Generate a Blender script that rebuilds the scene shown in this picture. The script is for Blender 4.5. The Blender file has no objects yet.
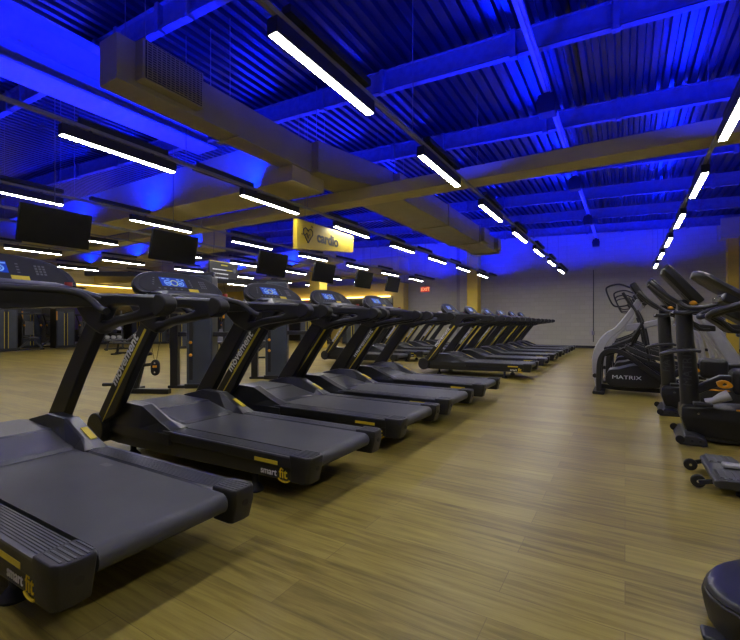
import bpy, bmesh, math, random
from mathutils import Vector, Matrix, Euler
random.seed(7)
C = bpy.context.scene.collection
PI = math.pi
R = math.radians

# ------------------------------------------------------------------ materials
def mat(name, col, rough=.5, metal=0., noise=0., nscale=20., bump=0., bscale=60., emit=None, estr=0., spec=.5):
    m = bpy.data.materials.new(name); m.use_nodes = True
    nt = m.node_tree; b = nt.nodes['Principled BSDF']
    b.inputs['Base Color'].default_value = (*col, 1); b.inputs['Roughness'].default_value = rough
    b.inputs['Metallic'].default_value = metal; b.inputs['Specular IOR Level'].default_value = spec
    tc = nt.nodes.new('ShaderNodeTexCoord')
    if noise:
        n = nt.nodes.new('ShaderNodeTexNoise'); n.inputs['Scale'].default_value = nscale; n.inputs['Detail'].default_value = 5
        nt.links.new(tc.outputs['Object'], n.inputs['Vector'])
        r = nt.nodes.new('ShaderNodeValToRGB')
        r.color_ramp.elements[0].position = .3; r.color_ramp.elements[1].position = .7
        r.color_ramp.elements[0].color = (*[max(0, c*(1-noise)) for c in col], 1)
        r.color_ramp.elements[1].color = (*[min(1, c*(1+noise)) for c in col], 1)
        nt.links.new(n.outputs['Fac'], r.inputs['Fac']); nt.links.new(r.outputs['Color'], b.inputs['Base Color'])
    if bump:
        n2 = nt.nodes.new('ShaderNodeTexNoise'); n2.inputs['Scale'].default_value = bscale
        nt.links.new(tc.outputs['Object'], n2.inputs['Vector'])
        bp = nt.nodes.new('ShaderNodeBump'); bp.inputs['Strength'].default_value = bump; bp.inputs['Distance'].default_value = .01
        nt.links.new(n2.outputs['Fac'], bp.inputs['Height']); nt.links.new(bp.outputs['Normal'], b.inputs['Normal'])
    if emit:
        b.inputs['Emission Color'].default_value = (*emit, 1); b.inputs['Emission Strength'].default_value = estr
    return m

BLACK = mat('black_plastic', (.012, .012, .013), .40, noise=.15, bump=.15, bscale=300)
FRAME = mat('black_steel', (.013, .013, .015), .36, noise=.1)
DARK = mat('dark_rubber', (.010, .010, .011), .6, noise=.2)
GREYP = mat('grey_plastic', (.032, .033, .037), .36, noise=.12, bump=.1, bscale=200)
HOODM = mat('hood_plastic', (.022, .023, .027), .28, noise=.1)
RAIL = mat('ribbed_rail', (.060, .063, .075), .34, noise=.12)
BELT = mat('running_belt', (.052, .054, .059), .5, noise=.12, nscale=4, bump=.1, bscale=400)
YEL = mat('yellow_print', (.66, .52, .03), .5, noise=.05)
WHT = mat('white_print', (.85, .85, .88), .5, noise=.03)
GRYT = mat('grey_print', (.10, .10, .105), .5, noise=.03)
DARKT = mat('faint_print', (.04, .04, .042), .5, noise=.03)
GOLDT = mat('gold_print', (.85, .62, .02), .5, noise=.03)
ORANGE = mat('orange_plastic', (.75, .33, .01), .4, noise=.05)
RED = mat('red_button', (.30, .03, .03), .4, noise=.05)
SILVER = mat('silver_paint', (.42, .42, .44), .35, metal=.15, noise=.05)
CHROME = mat('chrome', (.6, .6, .62), .2, metal=1, noise=.03)
LAMPB = mat('lamp_black', (.012, .012, .013), .5, noise=.1)
DIFF = mat('lamp_diffuser', (.9, .9, .9), .5, noise=.01, emit=(1, .965, .87), estr=70.)
BLED = mat('blue_led', (.0, .0, .3), .5, noise=.01, emit=(0.0, .006, 1), estr=1400.)
SCRN = mat('screen_glow', (.0, .01, .05), .3, noise=.01, emit=(.012, .06, .60), estr=.6)
SCRG = mat('screen_graphic', (.1, .2, .4), .3, noise=.01, emit=(.25, .45, 1.), estr=.5)
SCRY = mat('screen_graphic_gold', (.3, .3, .1), .3, noise=.01, emit=(.6, .7, .3), estr=.4)
TVM = mat('tv_glass', (.004, .004, .004), .25, noise=.05)
EXITM = mat('exit_red', (.3, .01, .01), .5, noise=.05, emit=(1, .03, .01), estr=.3)
EXITL = mat('exit_letter', (1, .5, .3), .5, noise=.02, emit=(1, .40, .15), estr=.9)
GOLDS = mat('sign_gold', (.48, .35, .02), .55, noise=.06, nscale=6)
BOARD = mat('board_dark', (.02, .02, .021), .5, noise=.1)
YCOL = mat('yellow_paint', (.66, .48, .05), .55, noise=.06, nscale=3)
YWALL = mat('yellow_wall', (.58, .44, .10), .6, noise=.05, nscale=2)
STEEL = mat('galvanised_steel', (.13, .13, .15), .5, noise=.18, nscale=9)
GIRD = mat('girder_paint', (.30, .30, .34), .5, noise=.08, nscale=3)
DUCT = mat('duct_grey', (.31, .27, .14), .6, noise=.07, nscale=3)
PLAST = mat('bulkhead_board', (.46, .39, .17), .7, noise=.06, nscale=2)
PIPE = mat('conduit_paint', (.26, .25, .22), .5, noise=.1)
DECK = mat('roof_deck', (.055, .055, .06), .30, noise=.25, nscale=1.3, metal=.85)
SHROUD = mat('tinted_shroud', (.045, .055, .070), .3, noise=.15, nscale=3)
PAD = mat('pad_vinyl', (.055, .056, .062), .45, noise=.12)
GLOWW = mat('warm_cove', (.9, .7, .3), .5, noise=.01, emit=(1, .72, .22), estr=6.)
GLOWC = mat('cool_panel', (.9, .9, .9), .5, noise=.01, emit=(.8, .85, 1), estr=.22)
MIRR = mat('mirror_dark', (.05, .05, .055), .12, metal=.6, noise=.1)
PURP = mat('purple_panel', (.10, .07, .25), .5, noise=.2)

def wall_mat():
    m = bpy.data.materials.new('block_wall'); m.use_nodes = True; nt = m.node_tree; b = nt.nodes['Principled BSDF']
    tc = nt.nodes.new('ShaderNodeTexCoord'); mp = nt.nodes.new('ShaderNodeMapping'); mp.inputs['Rotation'].default_value = (R(90), 0, 0)
    br = nt.nodes.new('ShaderNodeTexBrick'); br.inputs['Scale'].default_value = 1
    br.inputs['Brick Width'].default_value = .4; br.inputs['Row Height'].default_value = .2; br.inputs['Mortar Size'].default_value = .008
    br.inputs['Color1'].default_value = (.44, .425, .315, 1); br.inputs['Color2'].default_value = (.47, .455, .34, 1); br.inputs['Mortar'].default_value = (.40, .39, .295, 1)
    nt.links.new(tc.outputs['Object'], mp.inputs['Vector']); nt.links.new(mp.outputs['Vector'], br.inputs['Vector'])
    nt.links.new(br.outputs['Color'], b.inputs['Base Color']); b.inputs['Roughness'].default_value = .75
    return m
WALL = wall_mat()

def floor_mat():
    m = bpy.data.materials.new('vinyl_planks'); m.use_nodes = True; nt = m.node_tree; b = nt.nodes['Principled BSDF']; L = nt.links.new
    tc = nt.nodes.new('ShaderNodeTexCoord')
    br = nt.nodes.new('ShaderNodeTexBrick'); br.inputs['Scale'].default_value = 1; br.offset = .37
    br.inputs['Brick Width'].default_value = 1.22; br.inputs['Row Height'].default_value = .18; br.inputs['Mortar Size'].default_value = .0014
    br.inputs['Color1'].default_value = (0, 0, 0, 1); br.inputs['Color2'].default_value = (1, 1, 1, 1); br.inputs['Mortar'].default_value = (.1, .1, .1, 1)
    L(tc.outputs['Object'], br.inputs['Vector'])
    mp = nt.nodes.new('ShaderNodeMapping'); mp.inputs['Scale'].default_value = (.95, 15, 1); L(tc.outputs['Object'], mp.inputs['Vector'])
    n = nt.nodes.new('ShaderNodeTexNoise'); n.inputs['Scale'].default_value = 2.2; n.inputs['Detail'].default_value = 8; n.inputs['Roughness'].default_value = .62; n.inputs['Distortion'].default_value = .6
    L(mp.outputs['Vector'], n.inputs['Vector'])
    n2 = nt.nodes.new('ShaderNodeTexNoise'); n2.inputs['Scale'].default_value = .9; n2.inputs['Detail'].default_value = 3; L(tc.outputs['Object'], n2.inputs['Vector'])
    r = nt.nodes.new('ShaderNodeValToRGB'); e = r.color_ramp.elements
    e[0].position = .33; e[0].color = (.150, .110, .022, 1); e[1].position = .68; e[1].color = (.380, .305, .075, 1)
    el = r.color_ramp.elements.new(.5); el.color = (.280, .218, .047, 1)
    a = nt.nodes.new('ShaderNodeMixRGB'); a.blend_type = 'MIX'; a.inputs[0].default_value = .18
    L(n.outputs['Fac'], a.inputs[1]); L(br.outputs['Color'], a.inputs[2])
    a2 = nt.nodes.new('ShaderNodeMixRGB'); a2.inputs[0].default_value = .2; L(a.outputs[0], a2.inputs[1]); L(n2.outputs['Fac'], a2.inputs[2])
    L(a2.outputs[0], r.inputs['Fac'])
    mx = nt.nodes.new('ShaderNodeMixRGB'); mx.blend_type = 'MIX'; L(br.outputs['Fac'], mx.inputs[0]); L(r.outputs['Color'], mx.inputs[1]); mx.inputs[2].default_value = (.17, .125, .035, 1)
    L(mx.outputs[0], b.inputs['Base Color']); b.inputs['Roughness'].default_value = .36; b.inputs['Specular IOR Level'].default_value = .22
    rr = nt.nodes.new('ShaderNodeMapRange'); rr.inputs['To Min'].default_value = .28; rr.inputs['To Max'].default_value = .44
    L(n.outputs['Fac'], rr.inputs['Value']); L(rr.outputs['Result'], b.inputs['Roughness'])
    return m
FLOOR = floor_mat()

# ------------------------------------------------------------------ mesh helpers
class MB:
    def __init__(s): s.bm = bmesh.new()
    def face(s, vs):
        try: s.bm.faces.new(vs)
        except ValueError: pass
    def box(s, x0, x1, y0, y1, z0, z1, M=None):
        vs = []
        for x in (x0, x1):
            for y in (y0, y1):
                for z in (z0, z1):
                    p = Vector((x, y, z)); vs.append(s.bm.verts.new(M @ p if M else p))
        for q in ((0,1,3,2),(4,6,7,5),(0,4,5,1),(2,3,7,6),(0,2,6,4),(1,5,7,3)): s.face([vs[i] for i in q])
        return s
    def loft(s, secs, closed=True, caps=True):
        rings = [[s.bm.verts.new(p) for p in sec] for sec in secs]
        n = len(rings[0])
        for a, b in zip(rings, rings[1:]):
            for i in range(n if closed else n-1):
                j = (i+1) % n; s.face([a[i], a[j], b[j], b[i]])
        if caps: s.face(list(reversed(rings[0]))); s.face(rings[-1])
        return s
    def prism(s, pts, a, b, axis='y'):
        f = {'y': lambda p, t: (p[0], t, p[1]), 'x': lambda p, t: (t, p[0], p[1]), 'z': lambda p, t: (p[0], p[1], t)}[axis]
        return s.loft([[f(p, a) for p in pts], [f(p, b) for p in pts]])
    def tube(s, pts, r, n=10, caps=True):
        pts = [Vector(p) for p in pts]; secs = []
        rs = r if isinstance(r, (list, tuple)) else [r]*len(pts)
        up = None
        for i, p in enumerate(pts):
            d = (pts[min(i+1, len(pts)-1)]-pts[max(i-1, 0)]).normalized()
            if up is None: up = Vector((0,0,1)) if abs(d.z) < .9 else Vector((1,0,0))
            u = d.cross(up).normalized(); v = u.cross(d).normalized(); up = v
            secs.append([p+(u*math.cos(2*PI*k/n)+v*math.sin(2*PI*k/n))*rs[i] for k in range(n)])
        return s.loft(secs, True, caps)
    def bar(s, pts, w, t, side=Vector((0,1,0))):
        # rectangular section swept along pts; width w along 'side', thickness t in the other direction
        pts = [Vector(p) for p in pts]; secs = []
        ws = w if isinstance(w, (list, tuple)) else [w]*len(pts); ts = t if isinstance(t, (list, tuple)) else [t]*len(pts)
        for i, p in enumerate(pts):
            d = (pts[min(i+1, len(pts)-1)]-pts[max(i-1, 0)]).normalized(); v = side.cross(d).normalized()
            a = side*ws[i]/2; b = v*ts[i]/2
            secs.append([p-a-b, p+a-b, p+a+b, p-a+b])
        return s.loft(secs)
    def cyl(s, p0, p1, r0, r1=None, n=20): return s.tube([p0, p1], [r0, r0 if r1 is None else r1], n)
    def lathe(s, prof, c=(0,0,0), n=20):
        return s.loft([[(c[0]+r*math.cos(2*PI*k/n), c[1]+r*math.sin(2*PI*k/n), c[2]+z) for k in range(n)] for r, z in prof])
    def ball(s, c, rx, ry=None, rz=None, n=14):
        M = Matrix.Translation(c) @ Matrix.Diagonal((rx, ry or rx, rz or rx, 1))
        bmesh.ops.create_uvsphere(s.bm, u_segments=n, v_segments=n//2+2, radius=1, matrix=M); return s
    def torus(s, c, Rr, r, M=None, n=24, k=6):
        secs = []
        for i in range(n+1):
            a = 2*PI*i/n
            sec = []
            for j in range(k):
                b = 2*PI*j/k; p = Vector(((Rr+r*math.cos(b))*math.cos(a), (Rr+r*math.cos(b))*math.sin(a), r*math.sin(b)))
                sec.append(Vector(c)+(M @ p if M else p))
            secs.append(sec)
        return s.loft(secs, True, False)
    def xf(s, M): bmesh.ops.transform(s.bm, matrix=M, verts=s.bm.verts); return s
    def build(s, name, m, parent=None, bevel=0., smooth=False, seg=2):
        bmesh.ops.recalc_face_normals(s.bm, faces=s.bm.faces)
        me = bpy.data.meshes.new(name); s.bm.to_mesh(me); s.bm.free(); me.materials.append(m)
        o = bpy.data.objects.new(name, me); C.objects.link(o)
        if parent: o.parent = parent
        if smooth or bevel:
            for p in me.polygons: p.use_smooth = True
            md = None
            if bevel:
                md = o.modifiers.new('bevel', 'BEVEL'); md.width = bevel; md.segments = seg; md.limit_method = 'ANGLE'; md.angle_limit = R(38); md.harden_normals = True
            else:
                me.set_sharp_from_angle(angle=R(42))
        return o

def text_mesh(body, size, thick=.0015, spacing=1., bold=0.):
    cu = bpy.data.curves.new('lettering', 'FONT'); cu.body = body; cu.size = size; cu.extrude = thick; cu.space_character = spacing; cu.offset = bold
    ob = bpy.data.objects.new('tmp', cu); C.objects.link(ob)
    dg = bpy.context.evaluated_depsgraph_get(); me = bpy.data.meshes.new_from_object(ob.evaluated_get(dg))
    bpy.data.objects.remove(ob); return me
def text(name, body, size, m, parent, loc, rot, sx=1., **k):
    me = text_mesh(body, size, **k); me.materials.clear(); me.materials.append(m)
    me.transform(Matrix.Translation(loc) @ Euler(rot).to_matrix().to_4x4() @ Matrix.Diagonal((sx, 1, 1, 1)))
    o = bpy.data.objects.new(name, me); C.objects.link(o); o.parent = parent; return o
def profile(name, outer, holes, y0, y1, m, parent, bevel=.008):
    """flat outline with holes in the XZ plane, thickened from y0 to y1 (rounded edge)"""
    cu = bpy.data.curves.new(name, 'CURVE'); cu.dimensions = '2D'; cu.fill_mode = 'BOTH'
    cu.extrude = max(.0005, abs(y1-y0)/2-bevel); cu.bevel_depth = bevel; cu.bevel_resolution = 2; cu.offset = -bevel
    for pts in [outer]+list(holes):
        sp = cu.splines.new('POLY'); sp.points.add(len(pts)-1); sp.use_cyclic_u = True
        for p, q in zip(sp.points, pts): p.co = (q[0], q[1], 0, 1)
    ob = bpy.data.objects.new('tmp', cu); C.objects.link(ob)
    dg = bpy.context.evaluated_depsgraph_get(); me = bpy.data.meshes.new_from_object(ob.evaluated_get(dg)); bpy.data.objects.remove(ob)
    me.transform(Matrix.Translation((0, (y0+y1)/2, 0)) @ Matrix.Rotation(PI/2, 4, 'X'))
    me.materials.clear(); me.materials.append(m)
    for p in me.polygons: p.use_smooth = True
    me.set_sharp_from_angle(angle=R(45))
    o = bpy.data.objects.new(name, me); C.objects.link(o); o.parent = parent; return o
def smooth_path(pts, k=6):
    P = [Vector(p) for p in pts]; out = []
    for i in range(len(P)-1):
        p0 = P[max(i-1, 0)]; p1 = P[i]; p2 = P[i+1]; p3 = P[min(i+2, len(P)-1)]
        for j in range(k):
            t = j/k; out.append(.5*((2*p1)+(p2-p0)*t+(2*p0-5*p1+4*p2-p3)*t*t+(3*p1-p0-3*p2+p3)*t**3))
    out.append(P[-1]); return out
def rnd(pts, k=4): return [(p.x, p.y) for p in smooth_path([(a, b, 0) for a, b in pts]+[(pts[0][0], pts[0][1], 0)], k)[:-1]]

class RODS:
    def __init__(s): s.l = []
    def cyl(s, a, b, r, n=6): s.l.append((a, b, r)); return s
    def ball(s, c, r, n=8): return s
    def build(s, name, m, parent):
        for a, b, r in s.l: MB().cyl(a, b, r, n=6).build('hanger_rod', m, parent)
def tag(o, label, cat, group=None):
    o['label'] = label; o['category'] = cat
    if group: o['group'] = group
    return o
def empty(name, loc=(0,0,0), rz=0.):
    o = bpy.data.objects.new(name, None); C.objects.link(o); o.location = loc; o.rotation_euler.z = rz; o.empty_display_size = .1; return o
def kids(o): return [c for c in ALLKIDS.get(o.name, [])]
ALLKIDS = {}
def freeze():
    ALLKIDS.clear()
    for o in bpy.data.objects:
        if o.parent: ALLKIDS.setdefault(o.parent.name, []).append(o)
def copy_tree(o, loc, rz=None):
    c = o.copy(); C.objects.link(c); c.location = loc
    if rz is not None: c.rotation_euler.z = rz
    for ch in kids(o):
        d = ch.copy(); C.objects.link(d); d.parent = c
        for g in kids(ch):
            e = g.copy(); C.objects.link(e); e.parent = d
    return c
def st(o): o['kind'] = 'structure'; return o
ORD = ['nearest', 'second', 'third', 'fourth', 'fifth', 'sixth', 'seventh', 'eighth', 'ninth', 'tenth', 'eleventh']

# ------------------------------------------------------------------ room shell
XL, XR, YB, YF = -27., 4.4, -2.4, 22.
st(MB().box(XL, XR, YB, YF, -.1, 0).build('floor', FLOOR))
st(MB().box(XL-.2, XR+.2, YF, YF+.2, 0, 6.9).build('wall_back', WALL))
st(MB().box(XL-.2, XL, YB, YF, 0, 6.9).build('wall_left', WALL))
st(MB().box(XR, XR+.2, YB, YF, 0, 6.9).build('wall_right', WALL))
st(MB().box(XL-.2, XR+.2, YB-.2, YB, 0, 6.9).build('wall_front', WALL))
st(MB().box(-10.4, XR, YF-.02, YF, 0, .12).build('baseboard_back', DARK))
SL = .0385
def rz(x): return 5.0-SL*x
# corrugated deck: trapezoid ribs along Y, falling gently to +X
pts = []; x = XL
while x < XR:
    for dx, dz in ((0, 0), (.055, 0), (.08, .062), (.145, .062), (.17, 0)): pts.append((x+dx, rz(x+dx)+.37+dz))
    x += .2
d = MB()
a = [d.bm.verts.new((p[0], YB, p[1])) for p in pts]; b = [d.bm.verts.new((p[0], YF, p[1])) for p in pts]
a2 = [d.bm.verts.new((p[0], YB, p[1]+.02)) for p in pts]; b2 = [d.bm.verts.new((p[0], YF, p[1]+.02)) for p in pts]
for i in range(len(pts)-1): d.face([a[i], a[i+1], b[i+1], b[i]]); d.face([a2[i], b2[i], b2[i+1], a2[i+1]])
st(d.build('ceiling', DECK))
# sloping roof purlins with clip plates
for k, y in enumerate((.75, 3.6, 6.45, 9.3, 12.15, 15.0, 17.85, 20.7)):
    p = MB()
    sh = lambda m: m
    def run(y0, y1, z0, z1):
        p.loft([[(XL, y0, rz(XL)+z0), (XL, y1, rz(XL)+z0), (XL, y1, rz(XL)+z1), (XL, y0, rz(XL)+z1)], [(XR, y0, rz(XR)+z0), (XR, y1, rz(XR)+z0), (XR, y1, rz(XR)+z1), (XR, y0, rz(XR)+z1)]])
    run(y, y+.012, 0, .36); run(y-.05, y+.07, 0, .014); run(y-.05, y+.07, .346, .36); run(y-.05, y-.038, .0, .04)
    xx = XR-1.0
    n = 0
    while xx > XL:
        p.box(xx-.035, xx+.035, y-.08, y+.0, rz(xx)-.02, rz(xx)+.36); p.box(xx-.05, xx+.05, y-.075, y+.03, rz(xx)-.045, rz(xx)-.015)
        xx -= (1.05 if n % 2 else .62) if y < 5 else (2.2 if n % 2 else 1.3); n += 1
    st(p.build('roof_purlin', STEEL))
# the deep girder at the left
g = MB(); gx = -6.83
g.box(gx-.02, gx+.02, YB, 5.35, 4.42, 5.22); g.box(gx-.27, gx+.27, YB, 5.35, 4.40, 4.43); g.box(gx-.22, gx+.22, YB, 5.35, 5.16, 5.19)
g.box(gx+.0, gx+.05, YB, 5.35, 4.78, 4.82)
st(g.build('ceiling_girder', GIRD))
# plaster bulkhead, cross beam and further bulkheads towards the left
st(MB().box(XL, -4.7, 5.35, 6.2, 3.5, 4.25).build('ceiling_bulkhead', PLAST))
st(MB().box(XL, XR, 6.87, 7.3, 3.5, 3.72).build('cross_beam', PLAST))
st(MB().box(XL, -11.2, 8.6, 9.5, 3.5, 4.2).build('ceiling_bulkhead', PLAST))
st(MB().box(XL, -9.5, 13.2, 13.8, 3.5, 4.1).build('ceiling_bulkhead', PLAST))
st(MB().box(XL, -8.8, 17.2, 18.2, 3.45, 4.2).build('ceiling_bulkhead', PLAST))
# columns
st(MB().box(-6.75, -6.2, 20.6, 21.15, 0, 5.4).build('yellow_column', YCOL, bevel=.03))
st(MB().box(3.32, 3.66, 20.7, 21.05, 0, 5.1).build('yellow_column', YCOL, bevel=.03))
st(MB().box(3.1, 4.4, 20.55, 21.3, 4.35, 5.1).build('column_capital_beam', PLAST))
st(MB().box(-7.45, -6.6, 21.6, 22, 0, 5.4).build('wall_pilaster', WALL))
st(MB().box(-7.68, -7.5, 21.75, 22, 0, 5.4).build('trim_1', PIPE))
st(MB().box(-12.75, -12.15, 15.7, 16.3, 0, 5.6).build('yellow_column', YCOL, bevel=.03))
# yellow portal wall across the far left, with dark mirrored bays
yw = MB(); yw.box(XL, -10.6, 21.3, 21.9, 2.75, 3.45); yw.box(-11.25, -10.6, 21.3, 21.9, 0, 2.75)
for x in (-15.6, -20.2): yw.box(x, x+.7, 21.3, 21.9, 0, 2.75)
st(yw.build('wall_portal', YWALL))
mm = MB()
mm.box(XL, -11.25, 21.7, 21.9, 0, 2.75)
st(mm.build('wall_mirror', MIRR))
lw = MB(); lw.box(XL, XL+.35, 2., 21.3, 2.3, 3.4)
st(lw.build('trim_2', YWALL))
st(MB().box(XL, XL+.06, 2., 21.3, .1, 2.3).build('wall_mirror', MIRR))
tag(MB().box(XL+.70, XL+.78, 4, 20.5, 3.30, 3.36).build('cove_light', GLOWW), 'warm strip light along the yellow band of the far left wall', 'light')
tag(MB().box(-20.0, -11.4, 21.15, 21.25, 2.66, 2.73).build('cove_light', GLOWW), 'warm strip light under the yellow portal at the back left', 'light')
# wall conduit
cw = empty('wall_conduit', (-1.24, 21.97, 0)); tag(cw, 'thin vertical conduit with junction box on the grey back wall', 'conduit')
MB().cyl((0,0,.3), (0,0,3.6), .018, n=8).build('pipe', FRAME, cw); MB().box(-.07, .07, -.04, .02, .62, .8).build('junction_box', PIPE, cw, bevel=.008)

# ------------------------------------------------------------------ ducts
du = empty('air_duct', (-4.83, 2.5, 3.75)); tag(du, 'large grey rectangular air duct with side grille hanging under the roof', 'duct')
MB().box(-.175, .175, 0, 3.65, 0, .5).build('duct_body', DUCT, du, bevel=.01)
gb = MB().box(.175, .32, .20, .98, .06, .5).build('grille_box', DUCT, du, bevel=.01)
gr = MB()
for i in range(15): gr.box(.30, .335, .24, .94, .085+i*.027, .092+i*.027)
for i in range(13): gr.box(.31, .33, .245+i*.056, .255+i*.056, .08, .48)
gr.build('grille', DUCT, gb)
MB().box(-.23, .23, 1.62, 1.68, -.025, .0).build('hanger_bracket', DUCT, du, bevel=.004)
MB().box(.3201, .326, .23, .95, .075, .485).build('grille_backing', DARK, gb)
MB().loft([[(-.2,3.3,-.02),(.32,3.3,-.02),(.32,3.3,.52),(-.2,3.3,.52)], [(-.2,3.75,-.02),(.42,3.75,-.02),(.42,3.75,.52),(-.2,3.75,.52)], [(-.1,4.8,-.02),(.98,4.8,-.02),(.98,4.8,.34),(-.1,4.8,.34)]]).build('duct_elbow', DUCT, du, bevel=.012)
d2 = empty('air_duct', (-4.2, 7.35, 3.55)); tag(d2, 'grey air duct running to the back beyond the cross beam, above yellow sign', 'duct')
MB().box(-.47, .47, 0, 5.2, 0, .5).build('duct_body', DUCT, d2, bevel=.01)
MB().box(-.43, .43, 5.2, 7.5, .03, .48).build('duct_body', DUCT, d2, bevel=.01)
for y in (2.6, 5.2, 7.4): MB().box(-.5, .5, y, y+.07, -.02, .52).build('flange', DUCT, d2, bevel=.005)
MB().box(.47, .6, 5.3, 5.9, .06, .46).build('grille_box', DUCT, d2, bevel=.01); MB().box(.43, .58, 7.0, 7.4, .08, .44).build('grille_box', DUCT, d2, bevel=.01)
for sgn, d_, ll in ((0, du, 3.6), (0, d2, 7.2)):
    h = RODS()
    for yy in (.3, 1.5, 3.4, 6.5):
        if yy < ll:
            for xx in (-.2, .2): h.cyl((xx, yy, .5), (xx, yy, 1.55), .006, n=6)
    h.build('hanger_rods', STEEL, d_)

# ------------------------------------------------------------------ lamp rows
LX = [(.96, 'row over the right machines'), (-2.19, 'row over the treadmill ends'), (-5.37, 'row left of the air duct'), (-8.56, 'row behind the hanging screens'), (-11.62, 'fifth row from right'), (-14.72, 'sixth row from right'), (-17.85, 'leftmost row')]
lamp0 = empty('linear_lamp', (0,0,3.22))
MB().box(-.05, .05, 0, 1.39, .004, .125).build('housing', LAMPB, lamp0, bevel=.004)
MB().box(-.036, .036, .01, 1.38, -.003, .006).build('diffuser', DIFF, lamp0)
MB().box(-.012, .012, .3, .33, .12, .154).build('mount_clip', LAMPB, lamp0); MB().box(-.012, .012, 1.06, 1.09, .12, .154).build('mount_clip', LAMPB, lamp0)
up0 = empty('blue_uplight', (0,0,3.43))
MB().box(-.045, .045, 0, 1.15, 0, .045).box(-.045, -.038, 0, 1.15, .045, .061).box(.038, .045, 0, 1.15, .045, .061).box(-.038, .038, 0, .01, .045, .061).box(-.038, .038, 1.14, 1.15, .045, .061).build('channel', LAMPB, up0)
MB().box(-.024, .024, .06, 1.09, .046, .05).build('led_strip', BLED, up0)
for yy in (.2, .9): MB().box(-.012, .012, yy, yy+.03, -.014, .0).build('mount_clip', LAMPB, up0)
freeze()
up1 = copy_tree(up0, (0, 0, 3.43)); MB().box(.0455, .050, 0, 1.15, .0, .115).build('added_light_shield', LAMPB, up1)  # shield added to keep the blue light off the duct underside
freeze()
up1_used = False
first = True
def nth(i, n): return ORD[i] if i < len(ORD) else 'farthest'
for r, (lx, rn) in enumerate(LX):
    rail = empty('lamp_rail', (lx, 0, 3.375)); tag(rail, 'long thin ceiling rail carrying the lamps of the ' + rn, 'rail', None)
    MB().box(-.022, .022, -1.2 if r < 3 else 1.5, 20.6, 0, .04).build('tube', PIPE, rail)
    h = RODS()
    for yy in ([2.05+2.6*j for j in range(-1, 7)]+[20.5] if r < 2 else [1.2, 3.85, 6.55, 9.75, 11.6, 14.3, 16.6]):
        if r > 2 and yy < 2: continue
        h.cyl((0, yy, .04), (0, yy, rz(lx)-3.375+.02), .005, n=6)
    h.build('hanger_rods', STEEL, rail)
    for k, j in enumerate(range(-1 if r < 3 else 0, 7)):
        if r > 3 and j < 1: continue
        y = 2.27+2.6*j
        o = lamp0 if first else copy_tree(lamp0, (lx, y, 3.22))
        o.location = (lx, y, 3.22)
        tag(o, 'white linear lamp, %s from the camera, %s' % (nth(k if r < 3 else j, 9), rn), 'lamp', 'linear ceiling lamps')
        uy = y+.12 if r < 2 else (-.6, 2.5, 4.1, 7.42, 10.0, 12.0, 14.9, 18.4)[j+1]
        if r == 2:
            u = up1 if not up1_used else copy_tree(up1, (lx, uy, 3.43)); up1_used = True
        else: u = up0 if first else copy_tree(up0, (lx+.03, uy, 3.43))
        u.location = (lx+(.03 if r != 2 else -.16), uy, 3.43)
        tag(u, 'blue roof uplight above the %s lamp, %s' % (nth(k if r < 3 else j, 9), rn.replace('the ', '')), 'uplight', 'blue uplights above the lamps')
        first = False
    if r < 4:  # extra uplights past the last lamps, added to turn the upper wall bluer
        u = copy_tree(up0, (lx+.03, 19.6 if r > 1 else 19.17, 3.43)); tag(u, 'added blue uplight washing the back wall end, %s' % rn.replace('the ', ''), 'uplight', 'blue uplights above the lamps')

# conduit with loudspeakers
cd = empty('ceiling_conduit', (-1.08, 0, 4.88)); tag(cd, 'purple-lit cable tray running under the roof with four black speakers', 'cable tray')
MB().box(-.05, .05, 1, 21.9, 0, .05).build('tray', GIRD, cd); MB().box(-.012, .012, 1, 21.9, -.03, .0).build('rail', GIRD, cd)
def at_tray(px):  # depth along the tray that shows at that pixel column
    f = 425.; yaw = math.atan(255/425.); t = (px-370)/f
    dx = -math.sin(yaw)+t*math.cos(yaw); dy = math.cos(yaw)+t*math.sin(yaw); return -1.08/dx*dy
for i, px in enumerate((547, 575, 588, 596)):
    y = at_tray(px)
    s = empty('loudspeaker', (-1.08, y, 4.85)); tag(s, ['black boxy loudspeaker under the cable tray, largest and nearest of four', 'second black loudspeaker under the cable tray, just behind the cross beam', 'third black loudspeaker along the cable tray', 'smallest black loudspeaker at the far end of the cable tray'][i], 'loudspeaker', 'loudspeakers on the cable tray')
    MB().loft([[(-.13,-.13,-.36),(.13,-.13,-.36),(.13,.13,-.36),(-.13,.13,-.36)], [(-.15,-.14,-.18),(.15,-.14,-.18),(.15,.14,-.18),(-.15,.14,-.18)], [(-.11,-.1,-.05),(.11,-.1,-.05),(.11,.1,-.05),(-.11,.1,-.05)]]).build('cabinet', LAMPB, s, bevel=.012)
    MB().box(-.05, .05, -.03, .03, -.06, .0).build('bracket', FRAME, s)
pp = empty('ceiling_pipe', (0, 10.6, 4.62)); tag(pp, 'thin pale pipe crossing under the roof just beyond the cross beam', 'pipe')
MB().cyl((-9, 0, 0), (4.3, 0, 0), .022, n=8).build('pipe_run', GIRD, pp)
hh = RODS()
for xx in (-7, -4, -1.6, 1, 3.6): hh.cyl((xx, 0, 0), (xx, 0, rz(xx)-4.62+.36), .006, n=6)
hh.build('hanger_rods', STEEL, pp)
for i, (xx, zz) in enumerate(((-9.9, 3.30),)):
    q = empty('ceiling_pipe', (xx, 0, zz)); tag(q, ['grey pipe running back behind the hanging screens', 'grey pipe running back just right of the hanging screens'][i], 'pipe')
    MB().cyl((0, .5, 0), (0, 20.5, 0), .035, n=8).build('pipe_run', PIPE, q)
    hh = RODS()
    for yy in (4.2, 8, 12, 16, 20): hh.cyl((0, yy, 0), (0, yy, rz(xx)-zz+.36), .006, n=6)
    hh.build('hanger_rods', STEEL, q)

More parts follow.
